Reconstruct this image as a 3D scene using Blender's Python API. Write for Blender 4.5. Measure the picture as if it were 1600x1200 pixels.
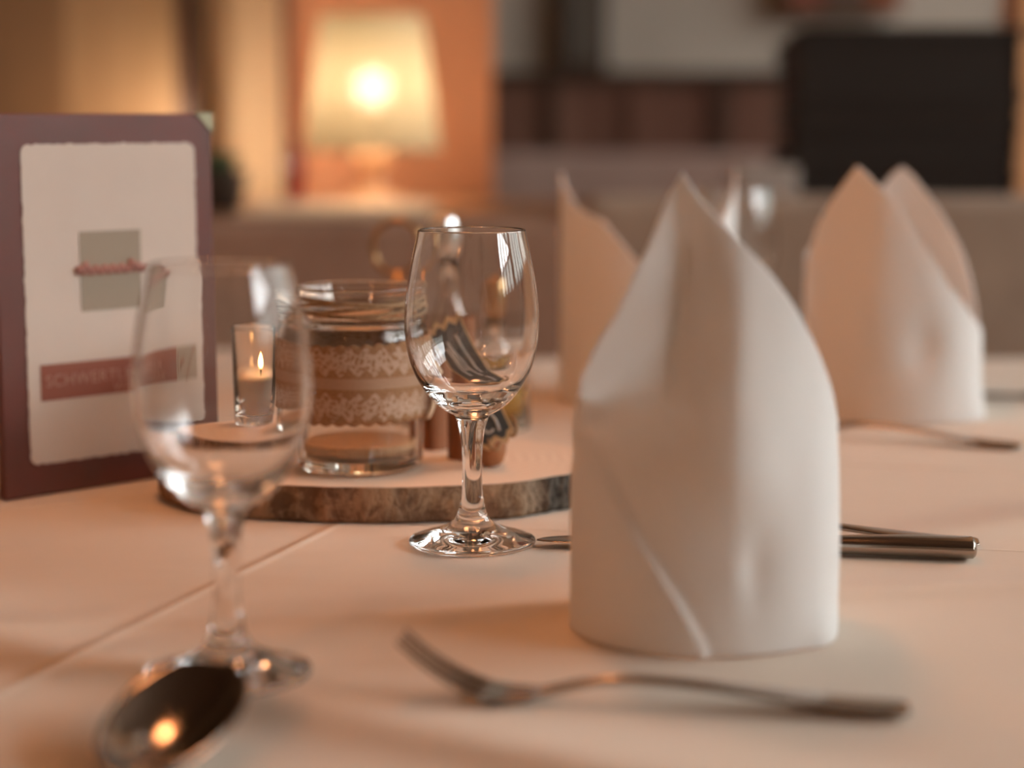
import bpy, bmesh, math, random
from mathutils import Vector, Matrix, noise
random.seed(7)
for o in list(bpy.data.objects): bpy.data.objects.remove(o)
scn = bpy.context.scene
COL = scn.collection
R = math.radians
T = 0.75                      # table top height

# ------------------------------------------------------------ camera, exposure
cam_d = bpy.data.cameras.new('camera'); cam = bpy.data.objects.new('camera', cam_d); COL.objects.link(cam)
cam.location = (0, 0, 0.966)
cam.rotation_euler = (R(90 - 7.77), 0, 0)
cam_d.sensor_width = 36; cam_d.lens = 3020 / 1600 * 36
cam_d.clip_start = 0.02
cam_d.dof.use_dof = True; cam_d.dof.focus_distance = 0.962; cam_d.dof.aperture_fstop = 3.2
scn.camera = cam
vs = scn.view_settings
scn.display_settings.display_device = 'sRGB'
vs.view_transform = 'Standard'; vs.look = 'None'; vs.exposure = 0.0; vs.gamma = 1.0; vs.use_curve_mapping = False
w = bpy.data.worlds.new('world'); scn.world = w; w.use_nodes = True
w.node_tree.nodes['Background'].inputs[0].default_value = (0.5, 0.62, 0.8, 1)
w.node_tree.nodes['Background'].inputs[1].default_value = 0.3
cy = scn.cycles
cy.max_bounces = 16; cy.transmission_bounces = 16; cy.glossy_bounces = 8; cy.diffuse_bounces = 5
cy.transparent_max_bounces = 16; cy.sample_clamp_indirect = 30; cy.sample_clamp_direct = 0
cy.blur_glossy = 0.3; cy.caustics_reflective = True; cy.caustics_refractive = True
cy.use_denoising = True

WINDOW_UP = 17.0        # brightness of the sky seen in the window
WINDOW_LOW = 4.0
PENDANT = 45.0
LAMP = 130.0
FILL_LAMP = 150.0

# ------------------------------------------------------------ materials
def mat(name, col=(.8, .8, .8), rough=.5, metal=0., spec=.5, **kw):
    m = bpy.data.materials.new(name); m.use_nodes = True
    b = m.node_tree.nodes['Principled BSDF']
    b.inputs['Base Color'].default_value = (*col, 1)
    b.inputs['Roughness'].default_value = rough
    b.inputs['Metallic'].default_value = metal
    b.inputs['Specular IOR Level'].default_value = spec
    for k, v in kw.items(): b.inputs[k].default_value = v
    return m
def N(m, t, **kw):
    n = m.node_tree.nodes.new(t)
    for k, v in kw.items(): setattr(n, k, v)
    return n
def L(m, a, b): m.node_tree.links.new(a, b)
def bsdf(m): return m.node_tree.nodes['Principled BSDF']
def coords(m, scale=(1, 1, 1), loc=(0, 0, 0), rot=(0, 0, 0), out='Object'):
    tc = N(m, 'ShaderNodeTexCoord'); mp = N(m, 'ShaderNodeMapping')
    mp.inputs['Scale'].default_value = scale; mp.inputs['Location'].default_value = loc; mp.inputs['Rotation'].default_value = rot
    L(m, tc.outputs[out], mp.inputs['Vector']); return mp.outputs[0]
def noise_tex(m, vec, scale, detail=4, rough=.6, dist=0):
    n = N(m, 'ShaderNodeTexNoise'); n.inputs['Scale'].default_value = scale; n.inputs['Detail'].default_value = detail
    n.inputs['Roughness'].default_value = rough; n.inputs['Distortion'].default_value = dist
    L(m, vec, n.inputs['Vector']); return n.outputs['Fac']
def ramp(m, fac, stops):
    r = N(m, 'ShaderNodeValToRGB'); e = r.color_ramp.elements
    while len(e) < len(stops): e.new(.5)
    for i, (p, c) in enumerate(stops): e[i].position = p; e[i].color = (*c, 1)
    L(m, fac, r.inputs['Fac']); return r.outputs['Color']
def bump(m, h, strength=.3, dist=.001):
    b = N(m, 'ShaderNodeBump'); b.inputs['Strength'].default_value = strength; b.inputs['Distance'].default_value = dist
    L(m, h, b.inputs['Height']); L(m, b.outputs[0], bsdf(m).inputs['Normal']); return b
def mth(m, op, a, b=None, c=None):
    n = N(m, 'ShaderNodeMath', operation=op)
    for i, x in enumerate((a, b, c)):
        if x is None: continue
        if isinstance(x, (int, float)): n.inputs[i].default_value = x
        else: L(m, x, n.inputs[i])
    return n.outputs[0]
def noisy(name, c1, c2, scale=8, sc=(1, 1, 1), rough=.6, bs=.2, bd=.001, metal=0., detail=4, spec=.4):
    m = mat(name, c1, rough, metal, spec); v = coords(m, sc)
    f = noise_tex(m, v, scale, detail)
    L(m, ramp(m, f, [(.3, c1), (.7, c2)]), bsdf(m).inputs['Base Color'])
    if bs: bump(m, f, bs, bd)
    return m
def emis(name, col, s):
    m = bpy.data.materials.new(name); m.use_nodes = True; nt = m.node_tree; nt.nodes.clear()
    e = nt.nodes.new('ShaderNodeEmission'); o = nt.nodes.new('ShaderNodeOutputMaterial')
    e.inputs[0].default_value = (*col, 1); e.inputs[1].default_value = s
    nt.links.new(e.outputs[0], o.inputs[0]); return m
def glass_mat(name, col=(1, 1, 1), rough=0., ior=1.5):
    m = bpy.data.materials.new(name); m.use_nodes = True; nt = m.node_tree; nt.nodes.clear()
    e = nt.nodes.new('ShaderNodeBsdfGlass'); o = nt.nodes.new('ShaderNodeOutputMaterial')
    e.inputs['Color'].default_value = (*col, 1); e.inputs['Roughness'].default_value = rough; e.inputs['IOR'].default_value = ior
    nt.links.new(e.outputs[0], o.inputs[0]); return m

def cloth_mat():
    m = mat('white_tablecloth', (.69, .58, .475), .85, 0, .2)
    m.node_tree.nodes['Principled BSDF'].inputs['Sheen Weight'].default_value = .1
    tc = N(m, 'ShaderNodeTexCoord'); sep = N(m, 'ShaderNodeSeparateXYZ'); L(m, tc.outputs['Object'], sep.inputs[0])
    X, Y = sep.outputs[0], sep.outputs[1]
    # ironed fold creases: (point, direction, width, height)
    h = None
    wob = noise_tex(m, tc.outputs['Object'], 5, 2)
    for (px, py, qx, qy, wd, ht) in ((-.0963, 1.0186, -.1951, .7138, .0036, .75), (.0136, 1.0104, .2576, .958, .0016, .8),
                                     (-.30, .80, .3, .90, .02, .6), (-.5, .98, -.1, .72, .03, .8), (.0, .86, .35, 1.08, .03, .7),
                                     (.02, 1.26, .45, 1.15, .004, .8), (.3, .70, .5, 1.3, .02, .8), (.012, 1.235, .06, 1.262, .006, .9)):
        dx, dy = qx - px, qy - py; l = math.hypot(dx, dy); nx, ny = -dy / l, dx / l
        d = mth(m, 'ADD', mth(m, 'MULTIPLY', X, nx), mth(m, 'MULTIPLY', Y, ny))
        d = mth(m, 'SUBTRACT', d, px * nx + py * ny)
        d = mth(m, 'ADD', d, mth(m, 'MULTIPLY', mth(m, 'SUBTRACT', wob, .5), .005))
        a = mth(m, 'DIVIDE', d, wd)
        g = mth(m, 'MULTIPLY', mth(m, 'EXPONENT', mth(m, 'MULTIPLY', mth(m, 'MULTIPLY', a, a), -1)), ht * wd * .55)
        h = g if h is None else mth(m, 'ADD', h, g)
    big = noise_tex(m, coords(m, (1, 1.8, 1)), 7, 2, .5)
    h = mth(m, 'ADD', h, mth(m, 'MULTIPLY', big, .0035))
    weave = noise_tex(m, tc.outputs['Object'], 900, 2)
    h = mth(m, 'ADD', h, mth(m, 'MULTIPLY', weave, .00004))
    b = bump(m, h, 1.0, 1.0)
    return m
M = {}
M['cloth'] = cloth_mat()
def napkin_mat():
    m = bpy.data.materials.new('white_napkin'); m.use_nodes = True; nt = m.node_tree
    b = nt.nodes['Principled BSDF']; b.inputs['Base Color'].default_value = (.82, .80, .78, 1); b.inputs['Roughness'].default_value = .9
    b.inputs['Specular IOR Level'].default_value = .15
    tr = nt.nodes.new('ShaderNodeBsdfTranslucent'); tr.inputs[0].default_value = (.82, .78, .74, 1)
    mx = nt.nodes.new('ShaderNodeMixShader'); mx.inputs[0].default_value = .10
    nt.links.new(b.outputs[0], mx.inputs[1]); nt.links.new(tr.outputs[0], mx.inputs[2])
    nt.links.new(mx.outputs[0], nt.nodes['Material Output'].inputs[0])
    f = noise_tex(m, coords(m, (1, 1, .6)), 22, 2, .5); bump(m, f, .35, .006)
    return m
M['napkin'] = napkin_mat()
M['glass'] = glass_mat('clear_glass')
M['oldglass'] = glass_mat('jar_glass', (.985, .97, .95))
M['steel'] = mat('polished_steel', (.40, .34, .29), .13, 1.0)
M['steel2'] = mat('satin_steel', (.40, .34, .29), .22, 1.0)
M['brass'] = mat('aged_brass', (.45, .27, .13), .3, 1.0)
M['wax'] = mat('pale_wax', (.86, .78, .68), .5, 0, .4, **{'Subsurface Weight': .3, 'Subsurface Radius': (.01, .006, .003)})
M['wick'] = mat('charred_wick', (.03, .02, .02), .9)
M['flame'] = emis('candle_flame', (1, .52, .18), 26)
M['twine'] = noisy('jute_twine', (.26, .15, .08), (.42, .27, .15), 300, rough=.9, bs=.5)
M['brown_stick'] = noisy('brown_bark_stick', (.20, .065, .022), (.33, .125, .05), 60, (1, 1, .06), .6, .5, .002)
M['brown_egg'] = noisy('brown_round_wood', (.27, .105, .04), (.38, .16, .07), 40, (1, 1, .3), .5, .2)
M['slate'] = noisy('slate_paint', (.055, .065, .07), (.085, .095, .10), 40, rough=.7, bs=.1)
M['chalk'] = noisy('chalk', (.55, .55, .53), (.36, .37, .36), 120, rough=.95, bs=.2)
M['tag_edge'] = noisy('pale_wood_edge', (.62, .42, .22), (.72, .52, .30), 60, rough=.7)
M['burgundy'] = noisy('burgundy_leather', (.135, .028, .018), (.10, .034, .024), 28, rough=.42, bs=.25, bd=.002, spec=.6)
M['paper'] = noisy('cream_paper', (.60, .525, .46), (.56, .485, .425), 14, rough=.8, bs=.05)
M['grey_print'] = mat('grey_print', (.31, .26, .20), .8)
M['red_print'] = mat('brick_red_print', (.25, .08, .05), .75)
M['rose_print'] = mat('rose_print', (.36, .17, .14), .8)
M['pale_print'] = mat('pale_print', (.42, .22, .17), .8)
M['sig_print'] = mat('taupe_print', (.36, .29, .22), .8)
M['corner'] = mat('brass_corner', (.36, .32, .21), .35, .8)
M['darkwood'] = noisy('dark_stained_wood', (.035, .015, .008), (.06, .028, .014), 10, (1, 1, .1), .5, .1)
M['orangewood'] = noisy('orange_pine', (.80, .36, .185), (.86, .42, .23), 3, (1, 1, .08), .55, .05, spec=.2)
M['pillarwood'] = noisy('reddish_pine', (.86, .46, .22), (.90, .50, .25), 4, (1, 1, .08), .55, .05)
M['peachwall'] = noisy('warm_plaster', (.80, .60, .38), (.86, .66, .43), 3, rough=.8, bs=.1, spec=.2)
M['brownpanel'] = noisy('brown_panelling', (.26, .155, .08), (.50, .35, .20), 2.6, (2.4, 1, .1), .65, .05, spec=.2)
M['greywall'] = noisy('grey_plaster', (.44, .365, .295), (.62, .53, .44), 1.3, rough=.9, bs=.1)
M['redwood'] = noisy('red_brown_wood', (.10, .030, .015), (.24, .12, .08), 5, (1, 1, .15), .6, .1)
M['mauve'] = noisy('mauve_upholstery', (.34, .22, .18), (.44, .30, .25), 6, rough=.9)
M['benchfab'] = noisy('taupe_upholstery', (.28, .175, .125), (.39, .255, .19), 9, rough=.9, bs=.3, bd=.003)
M['benchfab2'] = noisy('grey_taupe_upholstery', (.30, .225, .175), (.40, .31, .24), 9, rough=.9, bs=.3, bd=.003)
M['ledgewood'] = noisy('ledge_wood', (.26, .115, .05), (.34, .16, .075), 6, (.15, 1, 1), .4, .1)
M['blackleather'] = noisy('black_leatherette', (.020, .013, .009), (.034, .022, .015), 60, rough=.6, bs=.2)
M['pages'] = mat('dark_pages', (.035, .028, .024), .9)
M['floor'] = noisy('brown_floor', (.16, .08, .045), (.24, .13, .07), 4, (1, .1, 1), .5, .1)
M['ceiling'] = noisy('wood_ceiling', (.10, .055, .03), (.16, .09, .05), 4, (1, .1, 1), .7, .1)
M['sidewall'] = noisy('beige_side_wall', (.36, .25, .17), (.42, .30, .21), 2, rough=.9, bs=.05)
M['framewood'] = mat('window_frame_brown', (.10, .07, .05), .5)
M['greenery'] = noisy('green_leaves', (.035, .06, .02), (.07, .11, .035), 30, rough=.6)
M['pot'] = mat('dark_pot', (.05, .035, .025), .6)
M['redglass'] = mat('red_lacquer', (.28, .012, .015), .25)
M['cream'] = mat('cream_cloth', (.80, .64, .45), .9)
M['lampbase'] = mat('glazed_ceramic', (.62, .36, .20), .35)
M['shadein'] = mat('pendant_enamel', (.55, .42, .25), .5)
M['black'] = mat('black_metal', (.02, .02, .02), .4)
M['palebox'] = mat('pale_card', (.42, .38, .34), .8)

# ------------------------------------------------------------ mesh helpers
def mesh_obj(name, verts, faces, m, parent=None, smooth=True, mats=None, fm=None):
    me = bpy.data.meshes.new(name); me.from_pydata([tuple(v) for v in verts], [], faces); me.update()
    if smooth:
        for p in me.polygons: p.use_smooth = True
    o = bpy.data.objects.new(name, me); COL.objects.link(o)
    if m: me.materials.append(m)
    if parent: o.parent = parent
    return o
def bm_obj(name, bm, m, parent=None, smooth=False):
    me = bpy.data.meshes.new(name); bmesh.ops.recalc_face_normals(bm, faces=bm.faces); bm.to_mesh(me); bm.free()
    if smooth:
        for p in me.polygons: p.use_smooth = True
    o = bpy.data.objects.new(name, me); COL.objects.link(o)
    if m: me.materials.append(m)
    if parent: o.parent = parent
    return o
def tag(o, label=None, cat=None, group=None, kind=None):
    if label: o['label'] = label
    if cat: o['category'] = cat
    if group: o['group'] = group
    if kind: o['kind'] = kind
    return o
def empty(name, loc, rz=0, label=None, cat=None, group=None):
    o = bpy.data.objects.new(name, None); COL.objects.link(o); o.location = loc; o.rotation_euler = (0, 0, rz)
    o.empty_display_size = .02
    return tag(o, label, cat, group)
def copy_tree(o, parent=None):
    c = o.copy(); COL.objects.link(c)
    if parent: c.parent = parent
    for ch in list(o.children): copy_tree(ch, c)
    return c
def lathe(prof, seg=96, cx=0, cy_=0, z0=0, cap0=False, cap1=False):
    V, F = [], []; rings = []
    for (r, z) in prof:
        if r < 1e-6: rings.append([len(V)]); V.append((cx, cy_, z0 + z))
        else:
            rings.append(list(range(len(V), len(V) + seg)))
            for k in range(seg):
                a = 2 * math.pi * k / seg; V.append((cx + r * math.cos(a), cy_ + r * math.sin(a), z0 + z))
    for A, B in zip(rings, rings[1:]):
        for k in range(seg):
            k2 = (k + 1) % seg
            if len(A) == 1 and len(B) == 1: continue
            if len(A) == 1: F.append((A[0], B[k2], B[k]))
            elif len(B) == 1: F.append((A[k], A[k2], B[0]))
            else: F.append((A[k], A[k2], B[k2], B[k]))
    if cap0 and len(rings[0]) > 1: F.append(tuple(reversed(rings[0])))
    if cap1 and len(rings[-1]) > 1: F.append(tuple(rings[-1]))
    return V, F
def spline(pts, n=8):
    """Catmull-Rom through 2D/3D points"""
    out = []; P = [Vector(p) for p in pts]; k = len(P)
    for i in range(k - 1):
        p0 = P[max(i - 1, 0)]; p1 = P[i]; p2 = P[i + 1]; p3 = P[min(i + 2, k - 1)]
        for j in range(n):
            t = j / n
            out.append(.5 * ((2 * p1) + (-p0 + p2) * t + (2 * p0 - 5 * p1 + 4 * p2 - p3) * t * t + (-p0 + 3 * p1 - 3 * p2 + p3) * t ** 3))
    out.append(P[-1]); return out
def tube(pts, r, seg=10, closed=False):
    """round tube through 3D points; r a number or a list"""
    P = [Vector(p) for p in pts]; n = len(P); V, F = [], []
    up = Vector((0, 0, 1)); prev = None
    for i, p in enumerate(P):
        if closed: d = P[(i + 1) % n] - P[(i - 1) % n]
        else: d = P[min(i + 1, n - 1)] - P[max(i - 1, 0)]
        d.normalize()
        if prev is None:
            a = d.cross(up)
            if a.length < .1: a = d.cross(Vector((1, 0, 0)))
        else: a = prev - d * prev.dot(d)
        a.normalize(); prev = a; b = d.cross(a)
        rr = r[i] if isinstance(r, (list, tuple)) else r
        for k in range(seg):
            t = 2 * math.pi * k / seg; V.append(p + (a * math.cos(t) + b * math.sin(t)) * rr)
    m = n if closed else n - 1
    for i in range(m):
        j = (i + 1) % n
        for k in range(seg):
            k2 = (k + 1) % seg; F.append((i * seg + k, i * seg + k2, j * seg + k2, j * seg + k))
    if not closed:
        F.append(tuple(range(seg - 1, -1, -1))); F.append(tuple((n - 1) * seg + k for k in range(seg)))
    return V, F
def box_bm(x0, x1, y0, y1, z0, z1, bev=0, seg=2, bm=None):
    b = bmesh.new()
    vs_ = [b.verts.new((x, y, z)) for x in (x0, x1) for y in (y0, y1) for z in (z0, z1)]
    for f in ((0, 1, 3, 2), (4, 6, 7, 5), (0, 4, 5, 1), (2, 3, 7, 6), (0, 2, 6, 4), (1, 5, 7, 3)): b.faces.new([vs_[i] for i in f])
    bmesh.ops.recalc_face_normals(b, faces=b.faces)
    if bev: bmesh.ops.bevel(b, geom=b.edges[:], offset=bev, segments=seg, affect='EDGES', profile=.5)
    if bm is not None:
        me = bpy.data.meshes.new('t'); b.to_mesh(me); b.free(); bm.from_mesh(me); bpy.data.meshes.remove(me); return bm
    return b
def box(name, x0, x1, y0, y1, z0, z1, m, parent=None, bev=0, seg=2):
    return bm_obj(name, box_bm(x0, x1, y0, y1, z0, z1, bev, seg), m, parent)
def slab_from_outline(pts, z0, z1, bev=0):
    b = bmesh.new(); bot = [b.verts.new((x, y, z0)) for x, y in pts]; top = [b.verts.new((x, y, z1)) for x, y in pts]
    n = len(pts); b.faces.new(bot[::-1]); b.faces.new(top)
    for i in range(n): b.faces.new((bot[i], bot[(i + 1) % n], top[(i + 1) % n], top[i]))
    return b
def combine(parts):
    V, F = [], []
    for v, f in parts:
        o = len(V); V += list(v); F += [tuple(i + o for i in q) for q in f]
    return V, F
def struct(o): o['kind'] = 'structure'; return o

# ------------------------------------------------------------ the room
struct(box('floor', -3.3, 3.62, -2.1, 4.8, -.1, 0, M['floor']))
struct(box('ceiling', -3.3, 3.62, -2.1, 4.8, 3.0, 3.1, M['ceiling']))
struct(box('wall_left', -3.4, -3.3, -2.1, 4.8, 0, 3.0, M['sidewall']))
struct(box('wall_behind', -3.3, 3.62, -2.2, -2.1, 0, 3.0, M['sidewall']))
struct(box('wall_far', -.6, 3.62, 4.6, 4.7, 0, 3.0, M['greywall']))
struct(box('wall_back', -.999, -.34, 3.05, 3.15, 0, 3.0, M['peachwall']))
struct(box('wall_panelled', -3.3, -.50, 2.97, 3.049, 0, 3.0, M['brownpanel']))
struct(box('wall_dark_panel', -3.3, -.672, 2.94, 2.969, 0, 3.0, noisy('dark_panelling', (.17, .095, .045), (.24, .14, .07), 4, (1, 1, .1))))
struct(box('trim_1', -.503, -.474, 2.93, 3.049, 0, 3.0, M['darkwood']))          # dark upright post
struct(box('wall_pine_panel', -.335, -.03, 2.95, 3.049, 0, 3.0, M['orangewood']))
struct(box('trim_2', -.345, -.333, 2.935, 3.049, 0, 3.0, M['redwood']))
struct(box('trim_3', .650, .95, 2.50, 2.62, 0, 3.0, M['pillarwood']))            # pine pillar at the right
# window wall with three windows of four lights each
wy = [(-1.25, .60), (.85, 2.70), (2.95, 4.40)]  # last window is added out of view to light the far wall
WX, Z0, Z1, ZT = 3.5, 1.34, 2.80, 1.86
wb = box_bm(WX, WX + .12, -2.1, 4.8, 0, Z0); box_bm(WX, WX + .12, -2.1, 4.8, Z1, 3.0, bm=wb)
ys = [-2.1] + [v for p in wy for v in p] + [4.8]
for i in range(0, len(ys), 2): box_bm(WX, WX + .12, ys[i], ys[i + 1], Z0, Z1, bm=wb)
struct(bm_obj('wall_right', wb, M['sidewall']))
pane_up = emis('bright_sky_pane', (.95, .98, .97), WINDOW_UP)
pane_low = emis('grey_garden_pane', (.86, .95, .90), WINDOW_LOW)
for i, (a, b) in enumerate(wy):
    fb = bmesh.new()
    n = 4
    for k in range(n + 1):
        yy = a + (b - a) * k / n; box_bm(WX - .015, WX + .06, yy - .05, yy + .05, Z0, Z1, bm=fb)
    for zz in (Z0 + .02, ZT, Z1 - .02): box_bm(WX - .014, WX + .059, a, b, zz - .025, zz + .025, bm=fb)
    f = struct(bm_obj('window_%d' % (i + 1), fb, M['framewood']))
    box('upper_panes', WX + .075, WX + .08, a, b, ZT + .01, Z1 - .01, pane_up, f)
    box('lower_panes', WX + .075, WX + .08, a, b, Z0 + .01, ZT - .01, pane_low, f)

# low partition with a wooden ledge
struct(box('wall_low_partition', -2.0, 1.1, 2.34, 2.86, 0, .82, M['redwood']))
struct(box('trim_4', -2.0, 1.1, 2.30, 2.90, .82, .85, M['ledgewood'], bev=.004))

# ------------------------------------------------------------ pendants (out of frame above, the warm light)
def pendant(loc, power, label):
    e = empty('pendant_lamp', loc, 0, label, 'lamp')
    prof = [(.004, .30), (.004, .16), (.03, .155), (.035, .13), (.13, -.02), (.127, -.02), (.032, .125), (.0, .14)]
    V, F = lathe(prof, 48); mesh_obj('lamp_shade', V, F, M['shadein'], e)
    V, F = lathe([(0, -.045)] + [(.062 * math.sin(t), .01 - .055 * math.cos(t)) for t in [R(a) for a in range(20, 161, 20)]] + [(.018, .07), (.018, .11), (0, .11)], 32)
    mesh_obj('light_bulb', V, F, emis('bulb_glow', (1, .43, .19), power), e)
    V, F = tube([(0, 0, .29), (0, 0, 3.0 - loc[2])], .003); mesh_obj('cord', V, F, M['black'], e)
    return e
pendant((-.08, 1.16, 1.57), PENDANT, 'metal cone pendant lamp hanging above the wood slice centrepiece')
pendant((-1.7, 1.3, 1.75), PENDANT * 1.8, 'metal cone pendant lamp hanging left of the table')
pendant((-.9, -.9, 1.75), PENDANT * 3.0, 'metal cone pendant lamp hanging behind the camera')

# ------------------------------------------------------------ table and cloth
tb = empty('dining_table', (0, 0, 0), 0, 'dining table hidden under the white tablecloth', 'table')
box('table_top', -.88, .88, .22, 1.755, .715, .7475, M['redwood'], tb, .003)
for x in (-.82, .82):
    for y in (.30, 1.68): box('leg', x - .03, x + .03, y - .03, y + .03, 0, .715, M['redwood'], tb, .003)
def tablecloth():
    x0, x1, y0, y1 = -.889, .889, .211, 1.768; r = .012
    pts = []
    per = []
    def edge_pts():
        n = 60; out = []
        for i in range(n): out.append((x0 + (x1 - x0) * i / n, y0, 0, -1))
        for i in range(n): out.append((x1, y0 + (y1 - y0) * i / n, 1, 0))
        for i in range(n): out.append((x1 - (x1 - x0) * i / n, y1, 0, 1))
        for i in range(n): out.append((x0, y1 - (y1 - y0) * i / n, -1, 0))
        return out
    E = edge_pts(); n = len(E); V, F = [], []
    rows = [(-.012, T), (-.004, T - .0012), (0, T - .006)] + [(0.0, T - .02 - .26 * k / 10) for k in range(11)]
    for j, (off, z) in enumerate(rows):
        drop = max(0, (T - .02 - z))
        for i, (x, y, nx, ny) in enumerate(E):
            wv = drop * .10 * (1 + math.sin(i * .55 + math.sin(i * .17) * 2))
            V.append((x + nx * (off + wv) - (0 if nx else 0), y + ny * (off + wv), z))
    for j in range(len(rows) - 1):
        for i in range(n):
            i2 = (i + 1) % n; F.append((j * n + i, (j + 1) * n + i, (j + 1) * n + i2, j * n + i2))
    F.append(tuple(range(n)))
    o = mesh_obj('tablecloth', V, F, M['cloth'], smooth=False)
    tag(o, 'white tablecloth with ironed creases covering the whole dining table', 'tablecloth')
tablecloth()

# ------------------------------------------------------------ wine glasses (one closed glass skin, cut into bowl, stem and foot)
def wine_glass_proto():
    outer = [(.0272, .1610), (.0283, .1555), (.0308, .1440), (.0330, .1310), (.0341, .1190), (.0339, .1080), (.0325, .0985), (.0295, .0890), (.0250, .0810),
             (.0200, .0745), (.0150, .0702), (.0112, .0680)]
    inner = [(.0262, .1610), (.0273, .1555), (.0298, .1440), (.0319, .1310), (.0329, .1190), (.0326, .1080), (.0311, .0990), (.0278, .0900), (.0228, .0828),
             (.0160, .0778), (.0080, .0756)]
    rim = [(.0272, .1610), (.0269, .1614), (.0265, .1614), (.0262, .1610)]
    o_ = [tuple(v) for v in spline(outer[::-1], 6)]
    i_ = [tuple(v) for v in spline(inner + [(0, .0750)], 6)]; i_[-1] = (0, .0750)
    bowl = o_ + rim[1:3] + i_
    stem = [tuple(v) for v in spline([(.0093, .0128), (.0074, .0165), (.0062, .022), (.0052, .032), (.0050, .041), (.0056, .052), (.0068, .060), (.0084, .0655), (.0098, .0674), (.0112, .0680)], 6)]
    foot = [(0, .0022), (.012, .0014), (.024, .0006), (.0300, 0), (.0315, .0001), (.0325, .0009), (.0327, .0019), (.0322, .0028)]
    foot += [tuple(v) for v in spline([(.0322, .0028), (.028, .0044), (.022, .0062), (.016, .0084), (.0120, .0105), (.0093, .0128)], 6)][1:]
    return bowl, stem, foot
def wine_glass(loc, label):
    e = empty('wine_glass', loc, 0, label, 'glass', 'wine glasses on the table')
    b, s, f = wine_glass_proto()
    for nm, p in (('foot', f), ('stem', s), ('bowl', b)):
        V, F = lathe(p, 160); mesh_obj(nm, V, F, M['glass'], e)
    return e
wg = wine_glass((-.0204, .9742, T + .0003), 'empty clear wine glass in sharp focus in front of the wood slice')
for loc, lb in (((-.1114, .7369, T + .0003), 'empty blurred wine glass nearest the viewer, beside the big spoon'),
                ((.186, 1.60, T + .0003), 'distant wine glass between the white napkins, only its bowl showing')):
    g = copy_tree(wg); g.location = loc; g['label'] = lb

# ------------------------------------------------------------ napkins folded to a mitre
def smoothstep(a, b, x):
    t = min(1, max(0, (x - a) / (b - a))); return t * t * (3 - 2 * t)
def interp(keys, x):
    for (a, va), (b, vb) in zip(keys, keys[1:]):
        if a <= x <= b: return va + (vb - va) * (x - a) / (b - a)
    return keys[-1][1]
def napkin(loc, Rx, Ry, keys, detail, label, nT=260, nV=130, fwd=None):
    K = keys + [(keys[0][0] + 360, keys[0][1])]
    V, F = [], []
    for j in range(nV + 1):
        v = j / nV
        for i in range(nT):
            th = keys[0][0] + 360 * i / nT
            zt = (interp(K, th) + .0 * 0) if True else 0
            z = .0008 + v * (zt - .0008)
            dr = detail(th, z) if detail else 0
            rx, ry = Rx + dr, Ry + dr
            t = R(th)
            V.append((rx * math.sin(t), -ry * math.cos(t) - (fwd(th, z) if fwd else 0), z))
    for j in range(nV):
        for i in range(nT):
            i2 = (i + 1) % nT; F.append((j * nT + i, j * nT + i2, (j + 1) * nT + i2, (j + 1) * nT + i))
    o = mesh_obj('folded_napkin', V, F, M['napkin']); o.location = loc
    s = o.modifiers.new('cloth_thickness', 'SOLIDIFY'); s.thickness = .0016; s.offset = -1
    return tag(o, label, 'napkin', 'napkins folded to a mitre')
def d_main(th, z):
    zm = z * 1000; xm = 56 * math.sin(R(th)); c = math.cos(R(th))
    if c < -.2: return 0.003 * math.sin(R(th * 3)) * smoothstep(0, .1, z)
    fr = smoothstep(-.2, .15, c)
    px = 1107 + 3.87 * xm; py = 1030 - 3.88 * zm
    d = 0
    # soft valley under the tip, falling from the tip down
    up = smoothstep(640, 520, py) * smoothstep(300, 400, py)
    d -= 8.0 * math.exp(-(abs(px - 1050) / 36) ** 1.3) * up
    # ridge between the shaded left and the bright right
    k = smoothstep(860, 720, py) * smoothstep(330, 470, py)
    d += 6.5 * math.exp(-(abs(px - 1128) / 62) ** 1.5) * k
    # flap edge: everything under it on the left is tucked in
    yl = interp([(800, 640), (890, 612), (960, 572), (1015, 535), (1040, 470), (1048, 380), (2000, 380)], px)
    tuck = smoothstep(yl - 5, yl + 14, py) * smoothstep(1085, 1030, px) * smoothstep(790, 640, py)
    d -= 4.0 * tuck
    d -= 2.5 * math.exp(-((px - 985) / 60) ** 2 - ((py - 700) / 50) ** 2)
    # diagonal overlap of the wrapped band
    xl = interp([(560, 880), (650, 903), (760, 942), (860, 998), (940, 1050), (1010, 1088), (1040, 1095), (1100, 1095)], py)
    d += 2.6 * smoothstep(xl + 6, xl - 6, px) * smoothstep(590, 660, py)
    # soft dents on the right
    d -= 2.2 * math.exp(-((px - 1168) / 26) ** 2 - ((py - 890) / 55) ** 2)
    d += .8 * math.exp(-((px - 1135) / 26) ** 2 - ((py - 880) / 60) ** 2)
    d += 1.5 * math.sin((px + py * .6) / 70) * smoothstep(1150, 1250, px)
    d += 3.5 * math.exp(-((px - 1280) / 30) ** 2) * smoothstep(960, 1020, py)
    return d * .001 * fr
kmain = [(-17, .1958), (-10, .186), (0, .1757), (19, .156), (40, .132), (62, .109), (80, .088), (95, .080), (120, .110), (150, .145), (172, .160), (200, .140), (235, .112), (262, .102),
         (270, .112), (290, .122), (312, .1405), (328, .1665), (338, .187)]
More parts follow.
